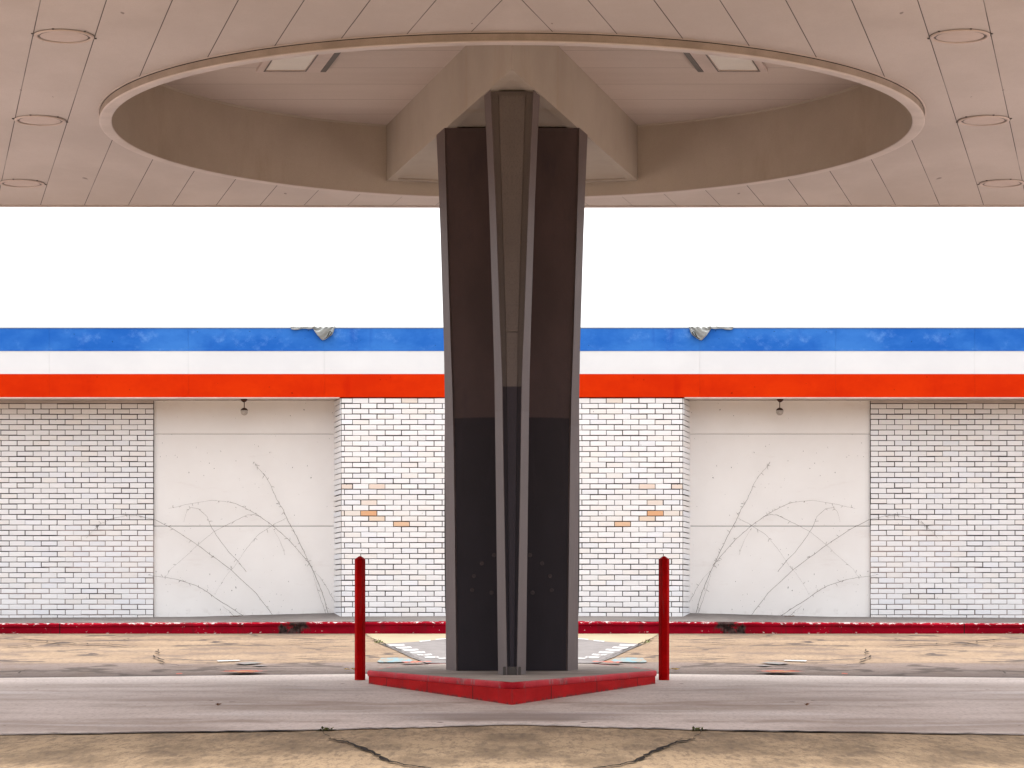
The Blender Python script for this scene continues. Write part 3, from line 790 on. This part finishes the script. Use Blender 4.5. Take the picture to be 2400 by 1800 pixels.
# shell: outer faces, lower border, recessed soffit panel
ins_ap, ins_y = AP + 0.33, 22.62
lo = [bm.verts.new((x, y, Zu)) for x, y in casing_poly]; hi = [bm.verts.new((x, y, Zr - 0.001)) for x, y in casing_poly]
for k in range(6): bm.faces.new((lo[k], lo[(k+1) % 6], hi[(k+1) % 6], hi[k]))
hwi = SL * (22.40 - ins_ap)
ipoly = [(-hwi, 22.40), (0, ins_ap), (hwi, 22.40), (0.55, 22.52), (0, 22.58), (-0.55, 22.52)]
li = [bm.verts.new((x, y, Zu)) for x, y in ipoly]; ui = [bm.verts.new((x, y, Zu + 0.012)) for x, y in ipoly]
for k in range(6):
    bm.faces.new((lo[k], li[k], li[(k+1) % 6], lo[(k+1) % 6])); bm.faces.new((li[k], ui[k], ui[(k+1) % 6], li[(k+1) % 6]))
bm.faces.new(ui)
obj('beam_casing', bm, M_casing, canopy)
bm = bmesh.new()
def strip2(a, b, w_, z):
    a = Vector((*a, z)); b = Vector((*b, z)); d = (b - a).normalized(); n = Vector((-d.y, d.x, 0)) * w_
    v = [bm.verts.new(p) for p in (a - n, b - n, b + n, a + n)]; bm.faces.new(v)
for s in (-1, 1): strip2((0, ins_ap + 0.012), (s*(hwi - 0.004), 22.39), 0.009, Zu + 0.0105)
obj('casing_joint', bm, M_gap, canopy)

# lights let into the soffit
LAMPS = [(150, 83.5, 'nearest'), (94, 281, 'middle'), (51.5, 428.5, 'farthest')]
for sgn, side in ((-1, 'left'), (1, 'right')):
    for px, py, which in LAMPS:
        Y = F * 3.77 / (HOR - py); X = -X_at(px, Y) * sgn
        t = thing('round_light_cover', f'round flush cover in the canopy soffit, {which} of the three on the {side}', 'light cover', (X, Y, Zs), 'round light covers in the canopy soffit')
        bm = bmesh.new(); lathe(bm, X, Y, [(0.172, Zs - 0.002), (0.171, Zs - 0.011), (0.175, Zs - 0.013), (0.189, Zs - 0.013), (0.193, Zs - 0.010), (0.193, Zs - 0.002)], 48); obj('rim', bm, M_coverring, t, True)
        bm = bmesh.new(); lathe(bm, X, Y, [(0, Zs - 0.0075), (0.150, Zs - 0.0075), (0.160, Zs - 0.006), (0.163, Zs - 0.003)], 48); obj('lens', bm, M_coverring, t, True)
        bm = bmesh.new(); lathe(bm, X, Y, [(0.160, Zs - 0.0026), (0.2005, Zs - 0.0026)], 48)
        lathe(bm, X, Y, [(0.1545, Zs - 0.0082), (0.161, Zs - 0.0072)], 48); obj('gasket', bm, M_metal, t)
        for k in range(6):
            a = k * math.pi / 3 + 0.35; cx, cy = X + 0.206*math.cos(a)*(1 if sgn < 0 else -1), Y + 0.206*math.sin(a)
            bm = bmesh.new(); lathe(bm, cx, cy, [(0, Zs - 0.008), (0.007, Zs - 0.007), (0.009, Zs - 0.001)], 10); obj('screw', bm, M_metal, t, True)
    # square lamp in the recess
    yb = F * 4.305 / (HOR - 169.5) - 0.13
    xr, xl = -X_at(770 - 21, yb), -X_at(600, yb)
    def q(u, v): return (-(xr + (xl - xr) * u + 0.2358 * v) * -sgn * -1, yb - 0.72 + v) if False else (sgn * (xr + (xl - xr) * u - 0.2358 * (0.72 - v)), yb - 0.72 + v)
    c = q(0.5, 0.36)
    t = thing('recess_lamp', f'flat square lamp with milky lens in the {side} half of the round recess', 'lamp', (c[0], c[1], Zr), 'square lamps in the recess')
    bm = bmesh.new()
    W = xl - xr
    fr = [q(0, 0), q(1, 0), q(1, 0.72), q(0, 0.72)]
    m1, m2 = 0.065 / W, 0.05
    inn = [q(m1*1.9, m2), q(1 - m1, m2), q(1 - m1, 0.72 - m2), q(m1*1.9, 0.72 - m2)]
    A = [bm.verts.new((*p, Zr - 0.001)) for p in fr]; B = [bm.verts.new((*p, Zr - 0.03)) for p in fr]
    I = [bm.verts.new((*p, Zr - 0.03)) for p in inn]; J = [bm.verts.new((*p, Zr - 0.012)) for p in inn]
    for k in range(4):
        n = (k + 1) % 4
        for f in ((A[k], A[n], B[n], B[k]), (B[k], B[n], I[n], I[k]), (I[k], I[n], J[n], J[k])): bm.faces.new(f)
    obj('frame', bm, M_coverring, t)
    bm = bmesh.new(); bm.faces.new([bm.verts.new((*p, Zr - 0.02)) for p in inn]); obj('lens', bm, M_lens, t)
    bm = bmesh.new()
    prism(bm, [q(-0.10, -0.02), q(-0.015, -0.02), q(-0.015, 0.72), q(-0.10, 0.72)], Zr - 0.026, Zr - 0.002)
    obj('gasket', bm, M_metal, t)
    bm = bmesh.new()
    g1, g0 = 0.012 / W, 0.012
    rim_o = [q(m1*1.9 - g1, m2 - g0), q(1 - m1 + g1, m2 - g0), q(1 - m1 + g1, 0.72 - m2 + g0), q(m1*1.9 - g1, 0.72 - m2 + g0)]
    U = [bm.verts.new((*p, Zr - 0.032)) for p in rim_o]; Vv = [bm.verts.new((*p, Zr - 0.032)) for p in inn]
    for k in range(4): bm.faces.new((U[k], U[(k+1) % 4], Vv[(k+1) % 4], Vv[k]))
    obj('lens_rim', bm, M_metal, t)

# ------------------------------------------------------------------ the column
ZI = 0.115
column = thing('support_column', 'dark brown tapering column with a projecting front fin and grey edge strips on the red island', 'column', (0, 20.1, ZI))
# level table: row in the photo -> half widths (px) of: outer edge, panel edge, fin outer, fin inner
LV = [(1582, 154, 130.5, 32.5, 11), (1250, 155.5, 134, 36.5, 17), (1050, 156.5, 136.5, 39, 20.5), (905, 157, 139.5, 41, 22.5), (777, 159, 144, 44.5, 28), (500, 167, 152, 53.5, 38), (340, 173, 156.2, 60.5, 45.5), (208, 176.5, 158, 65.5, 50)]
YFN, YPN = 18.6, 20.05          # fin front, panel face
lev = []
for i, (py, po, pp, fo, fi) in enumerate(LV):
    z = ZI if i == 0 else (Zu if i == len(LV) - 1 else Z_at(py, 19.3))
    fx = fi / F * YFN
    k = fo / F; tt = (k*YFN - fx) / (SL - k)           # fin strip runs along the beam direction
    pxx = pp / F * YPN
    k2 = po / F; t2 = (k2*YPN - pxx) / (SL - k2)
    lev.append(dict(z=z, fi=(fx, YFN), fo=(fx + SL*tt, YFN + tt), pn=(pxx, YPN), po=(pxx + SL*t2, YPN + t2)))
def loft_pts(bm, fn, close=False):
    rows = [[bm.verts.new(p) for p in fn(L)] for L in lev]
    for A, B in zip(rows, rows[1:]):
        n = len(A)
        for i in range(n if close else n - 1): bm.faces.new((A[i], A[(i+1) % n], B[(i+1) % n], B[i]))
    return rows
bm = bmesh.new()
# body: panels either side of the fin, sides, back
def body(L):
    x2, y2 = L['po']; x1, y1 = L['pn']
    return [(-x2, y2, L['z']), (-x1, y1, L['z']), (x1, y1, L['z']), (x2, y2, L['z']), (x2 - 0.08, 20.75, L['z']), (-x2 + 0.08, 20.75, L['z'])]
loft_pts(bm, body, True)
obj('body_panel', bm, M_panel, column)
bm = bmesh.new()
loft_pts(bm, lambda L: [(-L['fo'][0] + 0.003, YPN - 0.001, L['z']), (-L['fo'][0] + 0.002, L['fo'][1] - .001, L['z']), (-L['fi'][0] + .001, L['fi'][1] + 0.05, L['z']), (L['fi'][0] - .001, L['fi'][1] + 0.05, L['z']), (L['fo'][0] - .002, L['fo'][1] - .001, L['z']), (L['fo'][0] - .003, YPN - 0.001, L['z'])], False)
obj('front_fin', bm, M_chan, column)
for s in (-1, 1):
    bm = bmesh.new()
    def fs(L):
        a, b = L['fi'], L['fo']; e = 0.012
        return [(s*(a[0] - 0.001), a[1] + 0.05, L['z']), (s*a[0], a[1] + 0.002, L['z']), (s*(a[0] + .003), a[1], L['z']), (s*b[0], b[1], L['z']), (s*b[0], b[1] + 0.03, L['z'])]
    loft_pts(bm, fs); obj('fin_edge_strip', bm, M_trim, column)
    bm = bmesh.new()
    def es(L):
        a, b = L['pn'], L['po']
        return [(s*(a[0] - 0.012), a[1] - 0.002, L['z']), (s*(a[0]), a[1] - 0.010, L['z']), (s*(b[0] + 0.002), b[1] - 0.008, L['z']), (s*(b[0] + 0.002), b[1] + 0.03, L['z'])]
    loft_pts(bm, es); obj('outer_edge_strip', bm, M_trim, column)
    # black rear flange of the column, behind the outer edge
    bm = bmesh.new()
    yk = 20.62
    gp_ = [(157, 940), (158.2, 1060), (158.4, 1200), (158.2, 1300), (157.4, 1380), (156.8, 1425), (154.6, 1455)]
    fr = [[bm.verts.new((s*o/F*yk, yk, Z_at(y, yk))) for o, y in gp_], [bm.verts.new((s*0.47, yk, Z_at(y, yk))) for o, y in gp_],
          [bm.verts.new((s*(o/F*yk - 0.01), yk + 0.1, Z_at(y, yk))) for o, y in gp_], [bm.verts.new((s*0.47, yk + .1, Z_at(y, yk))) for o, y in gp_]]
    for (a, b) in ((0, 1), (1, 3), (3, 2), (2, 0)):
        for i in range(len(gp_) - 1): bm.faces.new((fr[a][i], fr[a][i+1], fr[b][i+1], fr[b][i]))
    obj('rear_flange', bm, M_black, column)
    for (bx, by) in ((1157.8, 1301), (1129.5, 1320.5), (1111, 1350), (1107, 1383), (1152, 1389)):
        X = -s * X_at(bx, YPN); z = Z_at(by, YPN); bm = bmesh.new()
        n = 12; ring = [bm.verts.new((X + 0.017*math.cos(2*math.pi*k/n), YPN - 0.003, z + 0.017*math.sin(2*math.pi*k/n))) for k in range(n)]
        r2 = [bm.verts.new((X + 0.013*math.cos(2*math.pi*k/n), YPN - 0.0045, z + 0.013*math.sin(2*math.pi*k/n))) for k in range(n)]
        for k in range(n): bm.faces.new((ring[k], ring[(k+1) % n], r2[(k+1) % n], r2[k]))
        bm.faces.new(r2); obj('bolt_cap', bm, M_scuff, column)
# cover strip in the channel, in two lengths
def cover(z0, z1, w0, w1):
    bm = bmesh.new(); y = YFN + 0.05
    v = []
    for z, w_ in ((z0, w0), (z1, w1)):
        v.append([bm.verts.new(p) for p in ((-w_, y, z), (-w_ + .002, y - 0.014, z), (w_ - .002, y - 0.014, z), (w_, y, z))])
    for i in range(3): bm.faces.new((v[0][i], v[0][i+1], v[1][i+1], v[1][i]))
    bm.faces.new(v[0]); bm.faces.new(v[1][::-1])
    return bm
zj = Z_at(777, YFN)
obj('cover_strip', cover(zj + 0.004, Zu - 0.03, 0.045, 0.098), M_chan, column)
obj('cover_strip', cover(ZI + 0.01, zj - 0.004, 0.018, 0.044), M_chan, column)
bm = bmesh.new()
box(bm, -0.066, 0.066, YFN + 0.035, YFN + 0.0495, ZI + 0.0, ZI + 0.06); obj('base_plate', bm, M_metal, column)

# ------------------------------------------------------------------ island
IP = [(0, 16.62), (-1.131, 20.2), (-1.02, 21.4), (-0.74, 22.9), (0, 23.6), (0.74, 22.9), (1.02, 21.4), (1.131, 20.2)]
island = thing('pump_island', 'raised concrete island with a worn red kerb under the dark column', 'kerb island', (0, 20.1, 0))
def offs(poly, d):
    n = len(poly); out = []
    for i in range(n):
        p0, p1, p2 = Vector(poly[i-1]), Vector(poly[i]), Vector(poly[(i+1) % n])
        a = (p1 - p0).normalized(); b = (p2 - p1).normalized()
        na, nb = Vector((-a.y, a.x)), Vector((-b.y, b.x))       # outward for clockwise order
        m = (na + nb)
        k = min(1.0 / max(0.18, m.length_squared / 2), 2.0)
        out.append(tuple(p1 - (m * 0.5 * k) * d * (1 if AREA > 0 else -1)))
    return out
AREA = sum(IP[i][0]*IP[(i+1) % 8][1] - IP[(i+1) % 8][0]*IP[i][1] for i in range(8))
def subdivide(poly, n):
    out = []
    for i in range(len(poly)):
        a, b = poly[i], poly[(i+1) % len(poly)]
        for k in range(n): out.append((a[0] + (b[0]-a[0])*k/n, a[1] + (b[1]-a[1])*k/n))
    return out
def ring_loft(bm, prof, mi=0):
    rr = random.Random(3)
    rows = []
    for d, z in prof:
        pts = subdivide(offs(IP, d), 12)
        rows.append([bm.verts.new((x, y, z + rr.uniform(-.0015, .0015))) for x, y in pts])
    n = len(rows[0])
    for A, B in zip(rows, rows[1:]):
        for k in range(n): bm.faces.new((A[k], A[(k+1) % n], B[(k+1) % n], B[k])).material_index = mi
    return rows
bm = bmesh.new()
ring_loft(bm, [(0.0, -0.15), (0.0, ZI - 0.046)])
obj('kerb_face', bm, M_islandface, island)
bm = bmesh.new()
ring_loft(bm, [(-0.01, ZI - 0.046), (0.010, ZI - 0.045), (0.020, ZI - 0.036), (0.023, ZI - 0.022), (0.018, ZI - 0.008), (0.004, ZI - 0.0005), (-0.04, ZI - 0.0005)])
obj('kerb_lip', bm, M_islandlip, island, True)
bm = bmesh.new()
bm.faces.new([bm.verts.new((x, y, ZI)) for x, y in offs(IP, -0.025)])
obj('concrete_top', bm, M_islandtop, island)

# ------------------------------------------------------------------ bollards
for sgn, side in ((-1, 'left'), (1, 'right')):
    X, Y = sgn * 1.243, 20.94; z0 = gz(Y) - 0.05; zt = Z_at(1311, Y); za = Z_at(1303.5, Y); r = 0.0455
    t = thing('bollard', f'slim red bollard with pointed cap standing {side} of the island', 'bollard', (X, Y, gz(Y)), 'red bollards beside the island')
    bm = bmesh.new(); n = 6
    def rg(rr, z): return [bm.verts.new((X + rr*math.cos(2*math.pi*k/n), Y + rr*math.sin(2*math.pi*k/n), z)) for k in range(n)]
    A, B = rg(r, z0), rg(r, zt)
    for k in range(n): bm.faces.new((A[k], A[(k+1) % n], B[(k+1) % n], B[k]))
    bm.faces.new(B)
    bmesh.ops.bevel(bm, geom=[e for e in bm.edges if abs(e.verts[0].co.z - e.verts[1].co.z) > 0.5], offset=0.004, segments=2, affect='EDGES')
    obj('post', bm, M_bollard, t)
    bm = bmesh.new()
    B = rg(r + 0.001, zt + 0.001); Cc = rg(r*0.2, za)
    for k in range(n): bm.faces.new((B[k], B[(k+1) % n], Cc[(k+1) % n], Cc[k]))
    bm.faces.new(Cc); bm.faces.new(B[::-1])
    obj('cap', bm, M_bollard, t)

# ------------------------------------------------------------------ weeds and fallen leaves
def leaf(bm, p, L, wd, az, el, curl=0.3):
    p = Vector(p); d = Vector((math.cos(az)*math.cos(el), math.sin(az)*math.cos(el), math.sin(el))); s = d.cross(Vector((0, 0, 1))).normalized() * wd
    m = p + d*L*0.5 + Vector((0, 0, curl*L*0.25)); e = p + d*L
    v = [bm.verts.new(q) for q in (p, m - s, e, m + s)]
    bm.faces.new((v[0], v[1], v[2])); bm.faces.new((v[0], v[2], v[3]))
for sgn, side in ((-1, 'left'), (1, 'right')):
    rnd = random.Random(12)
    x, y = on_ground(886, 1508); x = -x * sgn
    bm = bmesh.new()
    for _ in range(34): leaf(bm, (x + rnd.uniform(-.045, .045), y + rnd.uniform(-.1, .1), gz(y) + rnd.uniform(0, .015)), rnd.uniform(.02, .05), rnd.uniform(.004, .009), rnd.uniform(0, 6.28), rnd.uniform(.2, 1.3))
    tag(obj('weed', bm, M_leafg), f'small green weed growing in the pavement joint {side} of the column by the pale slab', 'weed', 'weeds in the pavement joints')
    x, y = on_ground(765, 1713); x = -x * sgn
    bm = bmesh.new()
    for _ in range(40): leaf(bm, (x + rnd.uniform(-.028, .028), y + rnd.uniform(-.08, .08), gz(y) + rnd.uniform(0, .008)), rnd.uniform(.015, .035), rnd.uniform(.004, .008), rnd.uniform(0, 6.28), rnd.uniform(.05, .7))
    tag(obj('weed', bm, M_leafg), f'low green weed at the near edge of the concrete pad on the {side}', 'weed', 'weeds in the pavement joints')
    for (px, py, n, m, nm_, lb) in ((825, 1572, 7, M_leafy, 'yellow_leaf', 'curled yellow leaf lying at the pad edge beside the {} bollard'), (550, 1450, 6, M_leafb, 'dry_leaf', 'curled brown leaf on the sidewalk under the {} boarded bay')):
        if py > 1480: x, y = on_ground(px, py); z = gz(y) + 0.006
        else: y = 33.0; x = X_at(px, y); z = walkz(x, y) + 0.003
        x = -x * sgn
        bm = bmesh.new()
        for i in range(n): leaf(bm, (x + rnd.uniform(-.035, .035), y + rnd.uniform(-.03, .03), z + rnd.uniform(0, .006)), rnd.uniform(.03, .06), rnd.uniform(.008, .016), rnd.uniform(-.5, .5) + (math.pi if i % 2 else 0), rnd.uniform(0, .3), 0.8)
        tag(obj(nm_, bm, m), lb.format(side), 'leaf', 'fallen leaves')
    x, y = on_ground(510, 1656); x = -x*sgn; z = gz(y) + 0.005
    bm = bmesh.new()
    for i in range(5): leaf(bm, (x + rnd.uniform(-.008, .008), y, z + rnd.uniform(0, .008)), rnd.uniform(.02, .03), .009, rnd.uniform(0, 6.28), rnd.uniform(.2, .8), 0.8)
    tag(obj('dry_leaf', bm, M_leafb), f'small reddish dead leaf out on the {side} half of the concrete pad', 'leaf', 'fallen leaves')
